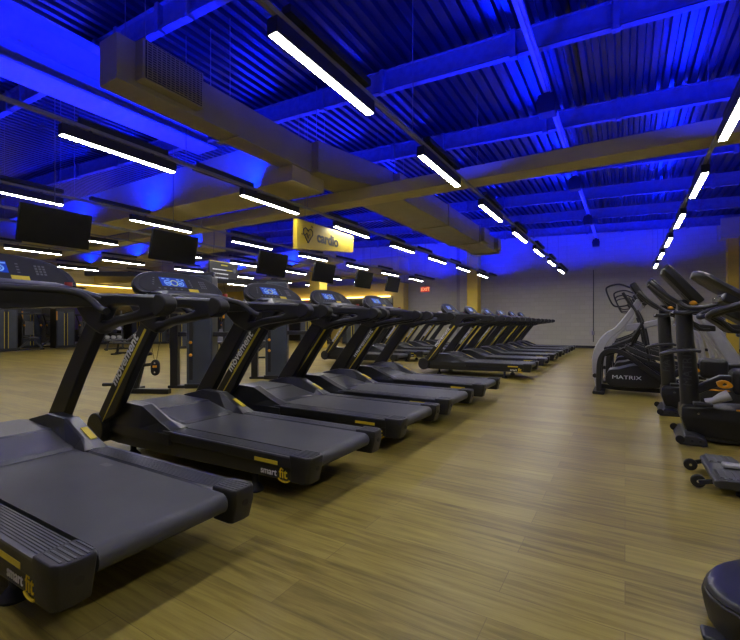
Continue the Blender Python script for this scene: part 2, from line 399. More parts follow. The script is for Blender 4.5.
# ------------------------------------------------------------------ signs and screens
sg = empty('hanging_sign', (-5.52, 6.36, 2.5)); tag(sg, 'yellow hanging sign reading cardio with a heart symbol', 'sign')
profile_pts = [(0, .68), (2.0, .69), (2.0, .30), (0, .09)]
p = MB(); p.prism(profile_pts, -.05, .05, 'x'); p.build('panel', GOLDS, sg)
text('lettering', 'cardio', .30, DARK, sg, (.053, .62, .33), (PI/2, 0, PI/2), bold=.012)
hp = [(0, -.13), (-.13, .03), (-.125, .09), (-.07, .125), (-.02, .10), (0, .07), (.02, .10), (.07, .125), (.125, .09), (.13, .03)]
h = MB(); h.tube([(.056, .33+a*1.15, .40+b*1.15) for a, b in hp+[hp[0]]], .010, 6)
h.tube([(.056, .33+a, .40+b) for a, b in ((-.2, .0), (-.07, .0), (-.04, .05), (0, -.06), (.03, .02), (.07, .02))], .008, 6)
h.tube([(.056, .45+a, .58+b) for a, b in ((-.03, .0), (0, .035), (.03, .0))], .006, 6)
h.build('heart_symbol', DARK, sg)
hr = RODS()
for yy in (.3, .95): hr.cyl((0, yy, .68), (0, yy, rz(-5.5)-2.5+.36), .005, n=6)
hr.build('hanger_rods', STEEL, sg)
bd = empty('information_board', (-9.5, 7.5, 2.27)); tag(bd, 'dark hanging board with gold top edge and white text lines', 'sign')
MB().box(-.025, .025, 0, .96, 0, .54).build('panel', BOARD, bd); MB().box(-.026, .026, 0, .96, .54, .56).build('top_edge', YEL, bd)
for i, (a0, a1, zz, m) in enumerate(((.38, .6, .45, YEL), (.1, .55, .32, WHT), (.55, .76, .32, YEL), (.1, .62, .21, WHT), (.1, .62, .10, WHT))):
    q = MB(); y = a0
    while y < a1:
        w = random.uniform(.03, .07); q.box(.0255, .028, y, min(a1, y+w), zz, zz+.028); y += w+.012
    q.build('text_line', m, bd)
q = MB(); q.prism([(.84, .42), (.78, .37), (.79, .32), (.84, .27), (.89, .32), (.90, .37)], .0255, .028, 'x'); q.build('emblem', GRYT, bd)
hr = RODS()
for yy in (.15, .8): hr.cyl((0, yy, .56), (0, yy, rz(-9.5)-2.27+.36), .005, n=6)
hr.build('hanger_rods', STEEL, bd)
tv0 = empty('television', (-7.5, 0, 2.9))
MB().box(-.03, .03, 0, .97, -.56, 0, Matrix.Rotation(R(13), 4, 'Y')).build('casing', TVM, tv0, bevel=.006)
MB().box(.031, .033, .015, .955, -.545, -.015, Matrix.Rotation(R(13), 4, 'Y')).build('screen', TVM, tv0)
MB().cyl((-.1, .485, -.15), (-.1, .485, rz(-7.5)-2.9+.36), .007, n=8).build('ceiling_pole', STEEL, tv0)
MB().box(-.15, -.09, .38, .59, -.36, -.1).build('mount_plate', LAMPB, tv0)
freeze()
TVL = ['largest dark flat screen hanging at the far left above the nearest treadmill', 'dark flat screen hanging above the second treadmill console', 'third dark hanging screen from the left', 'fourth dark hanging screen, in front of the far yellow column', 'fifth dark hanging screen from the left', 'smallest dark hanging screen, farthest back by the yellow portal']
for i, y in enumerate((2.66, 4.68, 7.38, 9.5, 11.72, 13.8)):
    o = tv0 if i == 0 else copy_tree(tv0, (-7.5, y, 2.89)); o.location = (-7.5, y, 2.89)
    tag(o, TVL[i], 'television', 'hanging screens above the treadmills')
ex = empty('exit_sign', (-7.42, 17, 2.5)); tag(ex, 'small glowing red exit sign hanging before the grey back wall', 'sign')
MB().box(-.21, .21, -.03, .03, 0, .24).build('box', EXITM, ex, bevel=.02); text('lettering', 'EXIT', .2, EXITL, ex, (-.175, -.034, .05), (PI/2, 0, 0))
MB().cyl((0, 0, .24), (0, 0, rz(-7.4)-2.5+.36), .008, n=6).build('hanger_rod', STEEL, ex)

# ------------------------------------------------------------------ treadmill
def make_treadmill():
    t = empty('treadmill')
    b = MB()
    for s in (-1, 1):
        y0, y1 = sorted((s*.30, s*.405))
        b.prism([(-.12, .15), (-.12, .235), (-2.35, .235), (-2.40, .13), (-2.1, .11), (-1.3, .12)], y0, y1)
        y0, y1 = sorted((s*.30, s*.42)); b.prism([(-.12, .232), (-.12, .298), (-1.42, .298), (-1.42, .232)], y0, y1)
    b.box(-2.3, -.3, -.3, .3, .19, .26); b.box(-2.42, -2.0, -.36, .36, .11, .24)
    b.build('deck_frame', BLACK, t, bevel=.006)
    be = [(-1.5, .303), (-.09, .303)]+[(-.078+.048*math.sin(a), .255+.048*math.cos(a)) for a in [R(k) for k in range(0, 181, 20)]]+[(-.09, .206), (-1.5, .215)]
    MB().prism(be, -.275, .275).build('running_belt', BELT, t, smooth=True)
    MB().box(-1.02, -.94, .19, .23, .3032, .3036).build('belt_mark', GRYT, t)
    for s in (-1, 1):
        # ribbed foot rail
        sec = []; n = 9; w = .105
        for i in range(n):
            y = .292+i*w/n+.004
            sec += [(y, .303), (y+.002, .3065), (y+w/n-.004, .3065), (y+w/n-.002, .303)]
        sec = [(.288, .296)]+sec+[(.418, .303), (.42, .29)]
        if s < 0: sec = [(-a, c) for a, c in reversed(sec)]
        MB().prism(sec, -.10, -1.44, 'x').build('side_rail', RAIL, t)
        # rear end cap
        out = [(-.16, .286), (-.02, .286), (.0, .295), (.004, .36), (-.004, .405), (-.03, .424), (-.16, .424)]
        low = [(-.16, .292), (-.05, .292), (-.03, .30), (-.022, .36), (-.028, .40), (-.05, .416), (-.16, .416)]
        q = MB(); q.loft([[(x, s*y, .15) for x, y in low], [(x, s*y, .24) for x, y in [((a[0]+c[0])/2+.01, (a[1]+c[1])/2+.004) for a, c in zip(out, low)]], [(x, s*y, .302) for x, y in out], [(x-.006, s*(.355+(y-.355)*.95), .316) for x, y in out]])
        cap = q.build('end_cap', BLACK, t, bevel=.006)
        q = MB()
        for i in range(6): q.box(-.145, -.012-(.014 if i in (0, 5) else 0), s*(.296+i*.0195)-.0045, s*(.296+i*.0195)+.0045, .314, .3190)
        q.build('grip_ridges', RAIL, cap, bevel=.002)
        MB().cyl((-.02, s*.352, .245), (.002, s*.352, .245), .016, n=16).build('screw_recess', DARK, cap)
        for x in (-.54, -1.98):
            MB().lathe([(.055, 0), (.058, .012), (.03, .045), (.022, .055), (.022, .13), (.0, .131)], (x, s*.34, 0), 18).build('foot', DARK, t, smooth=True)
        # side cover by the motor hood
        S = [(-1.36, .312, .30), (-1.50, .362, .30), (-1.74, .466, .30), (-1.98, .474, .30), (-2.25, .41, .29), (-2.43, .30, .22)]
        cov = MB().loft([[(x, s*.235, .25), (x, s*(.31 if z > .33 else .27), z-.004), (x, s*.33, z), (x, s*.405, z-.008), (x, s*.424, zb-.02), (x, s*.424, .20)] for x, z, zb in S]).build('side_cover', HOODM, t)
        if s > 0: MB().loft([[(-1.465, s*.352, .353), (-1.465, s*.392, .353), (-1.465, s*.392, .347), (-1.465, s*.352, .347)], [(-1.60, s*.352, .4085), (-1.60, s*.392, .4085), (-1.60, s*.392, .402), (-1.60, s*.352, .402)]]).build('warning_label', YEL, cov)
        # upright
        yo, yi = s*.470, s*.402
        up = MB().prism([(-2.40, .20), (-2.02, .37), (-1.76, .735), (-1.45, 1.13), (-1.62, 1.17), (-1.97, .745), (-2.30, .32), (-2.42, .27)], min(yo, yi), max(yo, yi)).build('upright', FRAME, t, bevel=.014)
        e0, e1 = sorted((s*.4701, s*.4720))
        q = MB(); q.prism([(-2.205, .285), (-1.925, .63), (-1.925, .66), (-2.21, .29)], e0, e1); q.prism([(-1.945, .605), (-1.565, 1.075), (-1.59, 1.085), (-1.962, .628)], e0, e1)
        q.build('yellow_stripe', YEL, up)
        if s < 0: text('lettering', 'movement', .118, WHT, up, (-2.0, -.4705, .605), (PI/2, -R(51), 0), sx=1.02, thick=.001, bold=.0025)
        MB().cyl((-2.31, s*.345, .225), (-2.31, s*.482, .225), .13, n=28).build('pivot_disc', BLACK, t, bevel=.012)
        # hand rail with a loop
        outer = [(-.745, 1.200), (-.725, 1.238), (-.75, 1.278), (-.85, 1.297), (-1.2, 1.318), (-1.5, 1.332), (-1.74, 1.335), (-1.80, 1.27), (-1.70, 1.17), (-1.62, 1.11), (-1.47, 1.055), (-1.41, 1.075), (-1.28, 1.11), (-1.05, 1.14), (-.85, 1.17)]
        hole = [(-1.43, 1.145), (-1.38, 1.205), (-1.31, 1.235), (-1.14, 1.238), (-1.0, 1.222), (-1.06, 1.202), (-1.25, 1.175), (-1.36, 1.148)]
        hd = profile('handrail', rnd(outer), [rnd(hole)], s*.395, s*.475, FRAME, t, .02)
        MB().prism(rnd([(-.740, 1.197), (-.718, 1.238), (-.745, 1.283), (-.83, 1.297), (-.835, 1.17)]), s*.435-.041, s*.435+.041).build('end_grip', DARK, hd, bevel=.012)
    q = MB().loft([[(x, -y, zb), (x, -y, z-.01), (x, -y+.05, z), (x, y-.05, z), (x, y, z-.01), (x, y, zb)] for x, z, zb, y in ((-1.46, .306, .22, .26), (-1.50, .322, .22, .27), (-1.82, .385, .22, .30), (-1.84, .395, .22, .31), (-2.30, .405, .20, .31), (-2.46, .28, .12, .30), (-2.47, .14, .12, .29))])
    q.build('motor_cover', GREYP, t)
    # bridge between the hand rails that carries the console
    secs = []
    for y, xa, xb, zt, th in ((-.44, -1.80, -1.36, 1.325, .08), (-.36, -1.96, -1.46, 1.365, .13), (-.24, -2.12, -1.60, 1.415, .18), (0, -2.18, -1.66, 1.425, .21), (.24, -2.12, -1.60, 1.415, .18), (.36, -1.96, -1.46, 1.365, .13), (.44, -1.80, -1.36, 1.325, .08)):
        m = (xa+xb)/2
        secs.append([(xa, y, zt-th*.5), (xa+.04, y, zt-.01), (m, y, zt), (xb-.05, y, zt-.02), (xb, y, zt-.05), (xb-.06, y, zt-th), (xa+.06, y, zt-th)])
    br = MB().loft(secs).build('console_bridge', GREYP, t, bevel=.012)
    for s in (-1, 1): MB().lathe([(.0, .0), (.052, .0), (.058, .006), (.045, .004), (.042, -.004), (0, -.004)], (-1.66, s*.355, 1.367), 20).build('cup_holder', DARK, br)
    MB().cyl((-1.64, .30, 1.37), (-1.64, .30, 1.402), .022, n=14).build('stop_button', RED, br)
    # console head, tilted towards the runner
    th = R(52); Mh = Matrix.Translation((-1.79, 0, 1.385)) @ Matrix.Rotation(PI/2, 4, 'Z') @ Matrix.Rotation(th, 4, 'X')
    # local: x right of the runner (+y world), y up the panel, z towards the runner
    out = rnd([(-.38, -.005), (0, -.03), (.38, -.005), (.425, .065), (.38, .165), (.25, .245), (0, .272), (-.25, .245), (-.38, .165), (-.425, .065)], 4)
    back = [(a*.9, b*.9+.01) for a, b in out]
    hd = MB().loft([[(a, b, -.085) for a, b in back], [(a*1.0, b, -.03) for a, b in out], [(a*.985, .115+(b-.115)*.97, 0) for a, b in out]]).xf(Mh).build('console', BLACK, t, bevel=.01)
    inner = [(a*.88, .115+(b-.115)*.82) for a, b in out]
    MB().loft([[(a, b, .0) for a, b in inner], [(a, b, .003) for a, b in inner]]).xf(Mh).build('console_face', DARK, hd)
    MB().box(-.175, .055, .085, .185, .003, .005).xf(Mh).build('screen', SCRN, hd)
    q = MB()
    for x in (-.115, .005): q.torus((x, .122, .0055), .028, .005, n=20, k=4)
    for x in (-.155, -.11, -.02, .025): q.box(x, x+.026, .162, .174, .005, .006)
    q.box(-.135, -.095, .112, .130, .005, .006); q.box(-.01, .02, .112, .132, .005, .006)
    q.xf(Mh).build('screen_graphics', SCRG, hd)
    MB().torus((-.055, .124, .0055), .03, .005, n=20, k=4).xf(Mh).build('screen_dial', SCRY, hd)
    MB().box(.06, .155, .028, .066, .003, .0045).xf(Mh).build('warning_label', YEL, hd)
    q = MB()
    for i in range(4):
        for j in range(3): q.box(.20+j*.022, .214+j*.022, .085+i*.024, .100+i*.024, .003, .005)
    for i in range(5): q.box(-.22+i*.05, -.20+i*.05, .05, .062, .003, .005); 
    for i in range(4): q.box(-.26+.01*i, -.245+.01*i, .09+i*.025, .1+i*.025, .003, .005); q.box(.10+.0*i, .115, .09+i*.025, .1+i*.025, .003, .005)
    q.box(-.265, .268, .045, .19, .0005, .0025)
    q.xf(Mh).build('keypad', GRYT, hd)
    g = [(-1.20, -.32, 1.20), (-1.28, -.32, 1.22), (-1.42, -.30, 1.30), (-1.52, -.22, 1.335), (-1.56, 0, 1.34), (-1.52, .22, 1.335), (-1.42, .30, 1.30), (-1.28, .32, 1.22), (-1.20, .32, 1.20)]
    MB().tube(smooth_path(g), .023, 10).build('grip_bar', DARK, t, smooth=True)
    # side decals
    MB().box(-.46, -.26, -.4215, -.420, .240, .264).build('side_label', YEL, t)
    lg = text('side_lettering', 'smart', .060, WHT, t, (-.42, -.4062, .164), (PI/2, 0, 0), thick=.001, bold=.0006)
    text('side_lettering_gold', 'fit', .088, GOLDT, t, (-.26, -.4062, .160), (PI/2, 0, 0), thick=.001, bold=.001, sx=.95)
    sm = [(-.220+.045*math.cos(a), -.4065, .158-.020*math.sin(a)) for a in [R(k) for k in range(10, 171, 16)]]
    MB().tube(sm, .0055, 6).build('side_smile', GOLDT, t)
    return t
tm = make_treadmill()
freeze()
RX = -1.6
TY = [1.105, 2.42, 3.62, 4.74, 6.04] + [9.36+1.6*i for i in range(6)]
TL = ['black treadmill nearest the camera, cut off by the left edge', 'second black treadmill, whole belt and console in view', 'third black treadmill, whose gold side logo shows beside the aisle', 'fourth black treadmill of the near block', 'fifth black treadmill, last before the empty gap',
      'black treadmill just after the gap, first of the far block', 'second black treadmill of the far block', 'third black treadmill of the far block', 'fourth black treadmill of the far block', 'fifth black treadmill of the far block', 'black treadmill closest to the grey back wall']
for i, y in enumerate(TY):
    o = tm if i == 0 else copy_tree(tm, (RX, y, 0)); o.location = (RX, y, 0); o.scale = (1, 1.055, 1)
    tag(o, TL[i], 'treadmill', 'treadmills in the front row')
for i, y in enumerate((10.3, 11.9, 13.5, 15.1, 16.7)):
    o = copy_tree(tm, (-5.1, y, 0)); tag(o, '%s black treadmill of the row behind, partly hidden by the front row' % ['nearest', 'second', 'third', 'fourth', 'farthest'][i], 'treadmill', 'treadmills in the row behind')

# ------------------------------------------------------------------ upright bikes on the right
def make_bike():
    t = empty('exercise_bike')   # origin under the front foot, on the centre line; rider faces -X
    f = MB(); f.loft([[(x0, y, .0), (x0+.22, y, .0), (x0+.21, y, z*.7), (x0+.13, y, z), (x0+.05, y, z)] for x0, y, z in ((.09, -.30, .085), (.09, -.1, .105), (.09, .1, .105), (.09, .30, .085))])
    ft = f.build('front_foot', GREYP, t, bevel=.012)
    for y in (-.303, .303):
        for x in (.19, .25): MB().cyl((x, y-.004, .045), (x, y+.004, .045), .011, n=10).build('bolt', DARK, ft)
    for y in (-.31, .31): MB().cyl((.10, y*.93-.012, .045), (.10, y*.93+.012, .045), .035, n=18).build('transport_wheel', DARK, ft)
    MB().loft([[(.10, -.09, .10), (.10, .09, .10), (.14, .09, .10), (.14, -.09, .10)], [(.0+.06, -.15, .23), (.06, .15, .23), (1.1, .17, .23), (1.1, -.17, .23)]][::1]).xf(Matrix.Translation((.06, 0, 0))).build('nose', BLACK, t, bevel=.01)
    sh = MB().loft([[(.12, -y0*.8, .06), (.06, -y0, .22), (.055, -y0, .25), (.06, -y0*.9, .33), (.09, -y0*.7, .345), (.09, y0*.7, .345), (.06, y0*.9, .33), (.055, y0, .25), (.06, y0, .22), (.12, y0*.8, .06)] for y0 in (.17,)]+[[(1.15, -.2, .045), (1.15, -.21, .22), (1.15, -.21, .25), (1.15, -.19, .35), (1.15, -.14, .37), (1.15, .14, .37), (1.15, .19, .35), (1.15, .21, .25), (1.15, .21, .22), (1.15, .2, .045)]]).xf(Matrix.Translation((.06, 0, 0))).build('shell', BLACK, t, bevel=.012)
    MB().box(.52, 1.1, -.213, -.196, .335, .35).build('trim_strip', ORANGE, sh, bevel=.004)
    MB().cyl((.25, -.19, .28), (.25, -.176, .28), .010, n=10).build('bolt', CHROME, sh)
    MB().box(.2, 1.4, -.14, .14, .02, .07).build('base_rail', FRAME, t, bevel=.01)
    MB().box(1.28, 1.42, -.28, .28, .0, .08).build('rear_foot', GREYP, t, bevel=.02)
    co = MB().loft([[(xc+.078*math.cos(a)*k, .088*math.sin(a)*k, z) for a in [2*PI*i/14 for i in range(14)]] for xc, z, k in ((.21, .30, 1.05), (.195, .6, 1.0), (.175, .85, .98), (.165, 1.0, .92), (.155, 1.24, .9))]).build('column', BLACK, t, smooth=True)
    text('lettering', 'MATRIX', .105, DARKT, co, (.21, -.0895, .52), (PI/2, -PI/2, 0), thick=.001)
    MB().tube(smooth_path([(.27, -.13, .86), (.20, -.15, .87), (.08, -.13, .855), (.0, -.06, .83), (-.03, 0, .82), (.0, .06, .83), (.08, .13, .855), (.20, .15, .87), (.27, .13, .86)]), .016, 8).build('bottle_hoop', GREYP, t, smooth=True)
    MB().lathe([(.09, 0), (.115, .012), (.10, .03), (0, .03)], (.165, 0, 1.22), 18).build('column_collar', SILVER, t, smooth=True)
    # console head seen from behind
    Mh = Matrix.Translation((.14, 0, 1.50)) @ Matrix.Rotation(R(-38), 4, 'Y')
    cb = MB().loft([[(x, a, b) for a, b in rnd([(-w, -h), (0, -h*1.05), (w, -h), (w*1.03, 0), (w*.9, h), (0, h*1.06), (-w*.9, h), (-w*1.03, 0)], 3)] for x, w, h in ((-.06, .15, .185), (-.03, .185, .215), (.025, .19, .22), (.035, .18, .21))]).xf(Mh).build('console', BLACK, t, bevel=.01)
    MB().box(.0355, .038, -.15, .15, -.17, .19).xf(Mh).build('screen', TVM, cb)
    MB().box(-.065, -.03, -.09, .09, -.18, -.05).xf(Mh).build('rear_cover', GREYP, cb, bevel=.01)
    MB().box(.10, .27, -.05, .05, 1.24, 1.36).build('console_neck', FRAME, t, bevel=.02)
    for s in (-1, 1):
        MB().tube(smooth_path([(.20, s*.04, 1.27), (.17, s*.14, 1.28), (.02, s*.21, 1.38), (-.10, s*.22, 1.50), (-.13, s*.215, 1.53)]), .021, 10).build('front_grip', GREYP, t, smooth=True)
        MB().tube(smooth_path([(.10, s*.21, 1.33), (.16, s*.23, 1.28), (.28, s*.24, 1.275), (.46, s*.23, 1.31), (.62, s*.2, 1.24), (.72, s*.19, 1.16)]), .019, 10).build('side_grip', GREYP, t, smooth=True)
        MB().tube(smooth_path([(.06, s*.2, 1.23), (.14, s*.22, 1.22), (.25, s*.22, 1.235), (.40, s*.2, 1.16), (.50, s*.17, 1.06), (.60, s*.14, 1.05)]), .02, 10).build('elbow_grip', BLACK, t, smooth=True)
    MB().loft([[(.26, -.16, 1.23), (.26, .16, 1.23), (.26, .16, 1.27), (.26, -.16, 1.27)], [(.5, -.14, 1.04), (.5, .14, 1.04), (.5, .14, 1.12), (.5, -.14, 1.12)], [(.66, -.12, 1.03), (.66, .12, 1.03), (.66, .12, 1.1), (.66, -.12, 1.1)]]).build('accessory_tray', BLACK, t, bevel=.015)
    MB().ball((.215, -.17, 1.32), .035, .02, .022).build('resistance_knob', ORANGE, t, smooth=True)
    # frame to the seat
    MB().bar([(.24, 0, .47), (.44, 0, .59), (.95, 0, .60)], [.09, .1, .1], [.08, .09, .1]).build('main_tube', FRAME, t, bevel=.02)
    MB().box(.51, .78, -.13, .13, .46, .70).build('drive_housing', BLACK, t, bevel=.05, seg=3)
    hk = profile('adjust_handle', rnd([(.38, .585), (.42, .605), (.47, .595), (.50, .555), (.455, .53), (.40, .54)]), [rnd([(.425, .568), (.44, .58), (.458, .568), (.45, .553), (.43, .553)])], -.20, -.16, ORANGE, t, .008)
    MB().tube([(.30, -.2, .395), (.36, -.2, .415), (.42, -.2, .45), (.47, -.2, .475)], [.035, .03, .045, .05], 12).build('crank_arm', SILVER, t, smooth=True)
    MB().box(.20, .34, -.33, -.21, .37, .40).build('pedal', DARK, t, bevel=.008)
    MB().box(.62, .76, .21, .33, .52, .55).build('pedal', DARK, t, bevel=.008)
    MB().cyl((.98, 0, .55), (1.06, 0, .95), .035, n=14).build('seat_post', SILVER, t)
    MB().loft([[(.86, -.04, .97), (.86, .04, .97), (.86, .03, 1.01), (.86, -.03, 1.01)], [(1.0, -.10, .95), (1.0, .10, .95), (1.0, .09, 1.03), (1.0, -.09, 1.03)], [(1.18, -.14, .96), (1.18, .14, .96), (1.18, .12, 1.06), (1.18, -.12, 1.06)]]).build('saddle', PAD, t, bevel=.03, seg=3)
    return t
bk = make_bike()
freeze()
bk.location = (.34, 5.18, 0); tag(bk, 'black upright exercise bike with orange handle, nearest whole one on the right', 'exercise bike', 'upright bikes on the right')
b2 = copy_tree(bk, (.27, 6.58, 0)); tag(b2, 'black upright exercise bike standing just behind the front one', 'exercise bike', 'upright bikes on the right')

# nearest machine: foot with wheels, monorail, big padded head
def make_near():
    t = empty('recumbent_bike', (.53, 3.86, 0))
    f = MB(); f.loft([[(x, -.32, z0), (x, .32, z0), (x, .32, z1), (x, -.32, z1)] for x, z0, z1 in ((-.03, .055, .095), (.01, .045, .11), (.15, .045, .115), (.20, .05, .09))]); ft = f.build('front_foot', GREYP, t, bevel=.012)
    q = MB()
    for s in (-1, 1):
        q = MB().box(.0, .165, s*.2-.11, s*.2+.11, .108, .1135)
        for i in range(4): q.box(.005+i*.042, .025+i*.042, s*.2-.1, s*.2+.1, .112, .119)
        q.build('tread_pad', RAIL, ft)
    for s in (-1, 1):
        w = MB().cyl((-.10, s*.20-.014, .044), (-.10, s*.20+.014, .044), .044, n=24).build('wheel', DARK, t, bevel=.008)
        MB().cyl((-.10, s*.20-.017, .044), (-.10, s*.20+.017, .044), .010, n=12).build('axle', CHROME, w)
        MB().bar([(-.10, s*.235, .046), (.0, s*.25, .075)], .02, .03).build('wheel_arm', DARK, t, bevel=.004)
        MB().lathe([(.03, 0), (.03, .02), (.015, .03), (.015, .05)], (.12, s*.25, 0), 14).build('levelling_foot', FRAME, t, smooth=True)
    MB().box(.06, 1.5, -.04, .04, .115, .14).build('monorail', SILVER, t, bevel=.008)
    MB().box(.26, 1.5, -.1, .1, .04, .112).build('base_beam', FRAME, t, bevel=.01)
    MB().box(1.2, 1.32, -.3, .3, 0, .05).build('rear_foot', GREYP, t, bevel=.015)
    MB().loft([[(.5, -.13, .1), (1.3, -.16, .1), (1.3, .16, .1), (.5, .13, .1)], [(.5, -.15, .5), (1.3, -.17, .6), (1.3, .17, .6), (.5, .15, .5)], [(.62, -.1, .72), (.95, -.1, .75), (.95, .1, .75), (.62, .1, .72)]]).build('shell', BLACK, t, bevel=.04)
    MB().bar([(.72, 0, .68), (.55, 0, 1.0), (.34, 0, 1.22)], [.14, .13, .12], [.12, .1, .09]).build('column', BLACK, t, bevel=.02)
    hp = smooth_path([(-.115, 0, 1.475), (-.06, 0, 1.455), (.06, 0, 1.365), (.2, 0, 1.275), (.4, 0, 1.17)])
    rr = [(.06+.13*min(1, i/7), .026+.012*min(1, i/7)) for i in range(len(hp))]
    secs = []
    for i, p in enumerate(hp):
        d = (hp[min(i+1, len(hp)-1)]-hp[max(0, i-1)]).normalized(); v = Vector((0,1,0)).cross(d).normalized()
        secs.append([p+Vector((0,1,0))*rr[i][0]*math.copysign(abs(math.cos(a))**.7, math.cos(a))+v*rr[i][1]*math.sin(a) for a in [2*PI*k/16 for k in range(16)]])
    hd = MB().loft(secs).build('console', GREYP, t, smooth=True)
    MB().box(.02, .05, -.12, .12, 1.27, 1.31, ).build('chrome_clip', CHROME, hd, bevel=.006)
    MB().loft([[(.03, -.15, 1.28), (.03, .15, 1.28), (.06, .15, 1.35), (.06, -.15, 1.35)], [(.46, -.15, 1.02), (.46, .15, 1.02), (.46, .15, 1.2), (.46, -.15, 1.2)]]).build('console_back', BLACK, t, bevel=.02)
    for s in (-1, 1):
        MB().tube(smooth_path([(.3, s*.12, 1.27), (.12, s*.24, 1.25), (-.02, s*.25, 1.2), (-.04, s*.2, 1.17), (.06, s*.2, 1.21), (.15, s*.22, 1.22), (.25, s*.22, 1.13), (.42, s*.2, 1.08)]), .019, 10).build('handlebar', GREYP, t, smooth=True)
    MB().loft([[(.05, -.1, 1.19), (.05, .1, 1.19), (.05, .1, 1.22), (.05, -.1, 1.22)], [(.22, -.15, 1.08), (.22, .15, 1.08), (.26, .15, 1.17), (.26, -.15, 1.17)], [(.44, -.15, 1.03), (.44, .15, 1.03), (.44, .15, 1.12), (.44, -.15, 1.12)]]).build('accessory_tray', BLACK, t, bevel=.02)
    return tag(t, 'black machine cut by the right edge, with wheeled front foot and big padded head', 'exercise bike')
make_near()
# rounded nose of a machine in the bottom right corner
t = empty('exercise_machine', (.25, 1.87, 0)); tag(t, 'rounded dark nose of a machine in the bottom right corner', 'exercise machine')
def nose(z, k, dz): return [(.42-.42*k*math.cos(a), .34*k*math.sin(a)+.1, z+dz*(1-math.cos(a))) for a in [R(q) for q in range(-90, 91, 12)]]+[(1.0, .34*k+.1, z+dz*1.6), (1.0, -.34*k+.1, z+dz*1.6)]
def nose(z, k, dz):
    c = [(.30-.30*k*math.cos(a), .26*k*math.sin(a)+.16) for a in [R(q) for q in range(-90, 91, 12)]]
    c += [(1.0, .30*k+.16), (1.0, -.30*k+.16)]
    return [(x, y, z+dz*x) for x, y in c]
MB().loft([nose(.015, .94, 0), nose(.05, .97, 0), nose(.105, 1., .0), nose(.130, .985, .13), ]).build('shell', BLACK, t, bevel=.01)
MB().loft([nose(.130, .985, .13), nose(.150, .94, .17), nose(.158, .82, .17)]).build('top_cover', HOODM, t, bevel=.008)
MB().box(-.015, .10, .02, .10, 0, .02).build('foot', GREYP, t, bevel=.01)

# elliptical trainers beyond the bikes
def make_elliptical():
    t = empty('elliptical_trainer')
    for y in (-.0, .62):
        MB().bar(smooth_path([(-.38, y, .02), (-.38, y, .30), (-.36, y, .55), (-.28, y, .68), (-.14, y, .70), (.02, y, .62), (.25, y, .44), (.47, y, .27)]), .05, .075).build('support_frame', BLACK, t, bevel=.012)
    MB().box(-.47, -.30, -.06, .68, 0, .05).build('front_foot', DARK, t, bevel=.015)
    MB().cyl((-.44, .1, .28), (-.44, .5, .28), .035, n=14).build('cross_bar', FRAME, t)
    sh = MB().loft([[(x, y, z) for x, z in rnd([(-.29, .27), (-.24, .38), (-.1, .41), (.1, .47), (.25, .44), (.46, .26), (.42, .15), (.1, .13), (-.18, .13), (-.28, .19)], 3)] for y in (.045, .06, .54, .56)]).build('drive_shell', BLACK, t, bevel=.01)
    text('lettering', 'MATRIX', .082, WHT, sh, (-.20, .0435, .255), (PI/2, 0, 0), sx=1.35, thick=.001)
    MB().bar([(-.38, .3, .10), (-.1, .3, .08), (1.3, .3, .08)], .1, .07).build('base_beam', FRAME, t, bevel=.01)
    MB().box(1.1, 1.3, .0, .6, 0, .07).build('rear_foot', DARK, t, bevel=.015)
    for i, y in enumerate((.10, .5)):
        dz = .0 if i == 0 else -.12
        pd = MB().loft([[(x, y-.09, z+dz), (x, y+.09, z+dz), (x, y+.09, z+.05+dz), (x, y-.09, z+.05+dz)] for x, z in ((-.31, .70), (-.25, .71), (.02, .83), (.07, .87))]).build('foot_plate', DARK, t, bevel=.012)
        MB().bar([(-.02, y, .76+dz), (.3, y, .62+dz), (.75, y, .50+dz)], .05, .06).build('pedal_arm', GREYP, t, bevel=.01)
        MB().cyl((.05, y, .84+dz), (.22, y, 1.15), .022, n=10).build('link_arm', BLACK, t)
        MB().tube(smooth_path([(.30, y, .55), (.24, y, .95), (.16, y*.9+.03, 1.25), (.02, y*.8+.06, 1.50), (-.05, y*.8+.06, 1.62)]), .022, 10).build('moving_handle', FRAME, t, smooth=True)
    ml = smooth_path([(-.38, .35, .05), (-.42, .35, .35), (-.40, .35, .65), (-.28, .35, .90), (-.10, .35, 1.06), (.08, .35, 1.32), (.18, .35, 1.50)])
    MB().bar(ml, .14, [.10+.05*math.sin(PI*min(1, i/22)) for i in range(len(ml))]).build('mast', SILVER, t, bevel=.03, seg=3)
    MB().bar([(-.02, .35, 1.05), (.25, .35, 1.1), (.62, .35, 1.2)], .1, [.12, .1, .09]).build('mast_brace', SILVER, t, bevel=.02)
    Mh = Matrix.Translation((.16, .35, 1.62)) @ Matrix.Rotation(R(-30), 4, 'Y')
    MB().box(-.05, .05, -.2, .2, -.17, .17, Mh).build('console', BLACK, t, bevel=.03, seg=3)
    q = MB()
    for s in (.0, .05): q.tube(smooth_path([(.05, .20+s, 1.70), (-.10, .2+s, 1.76), (-.25, .2+s, 1.73), (-.28, .2+s, 1.66), (-.20, .2+s, 1.45), (-.12, .2+s, 1.40), (.02, .25+s, 1.42)]), .013, 8)
    q.build('fixed_handle', FRAME, t, smooth=True)
    for y in (.04, .58): MB().tube(smooth_path([(.92, y, 1.10), (1.06, y, 1.04), (1.18, y, .85), (1.25, y, .55), (1.26, y, .25), (1.2, y, .06)]), .035, 10).build('rear_rail', SILVER, t, smooth=True)
    return t
el = make_elliptical()
freeze()
el.location = (.02, 7.72, 0); tag(el, 'silver and black elliptical trainer with lettered black drive shell, beside the bikes', 'elliptical trainer', 'elliptical trainers on the right')
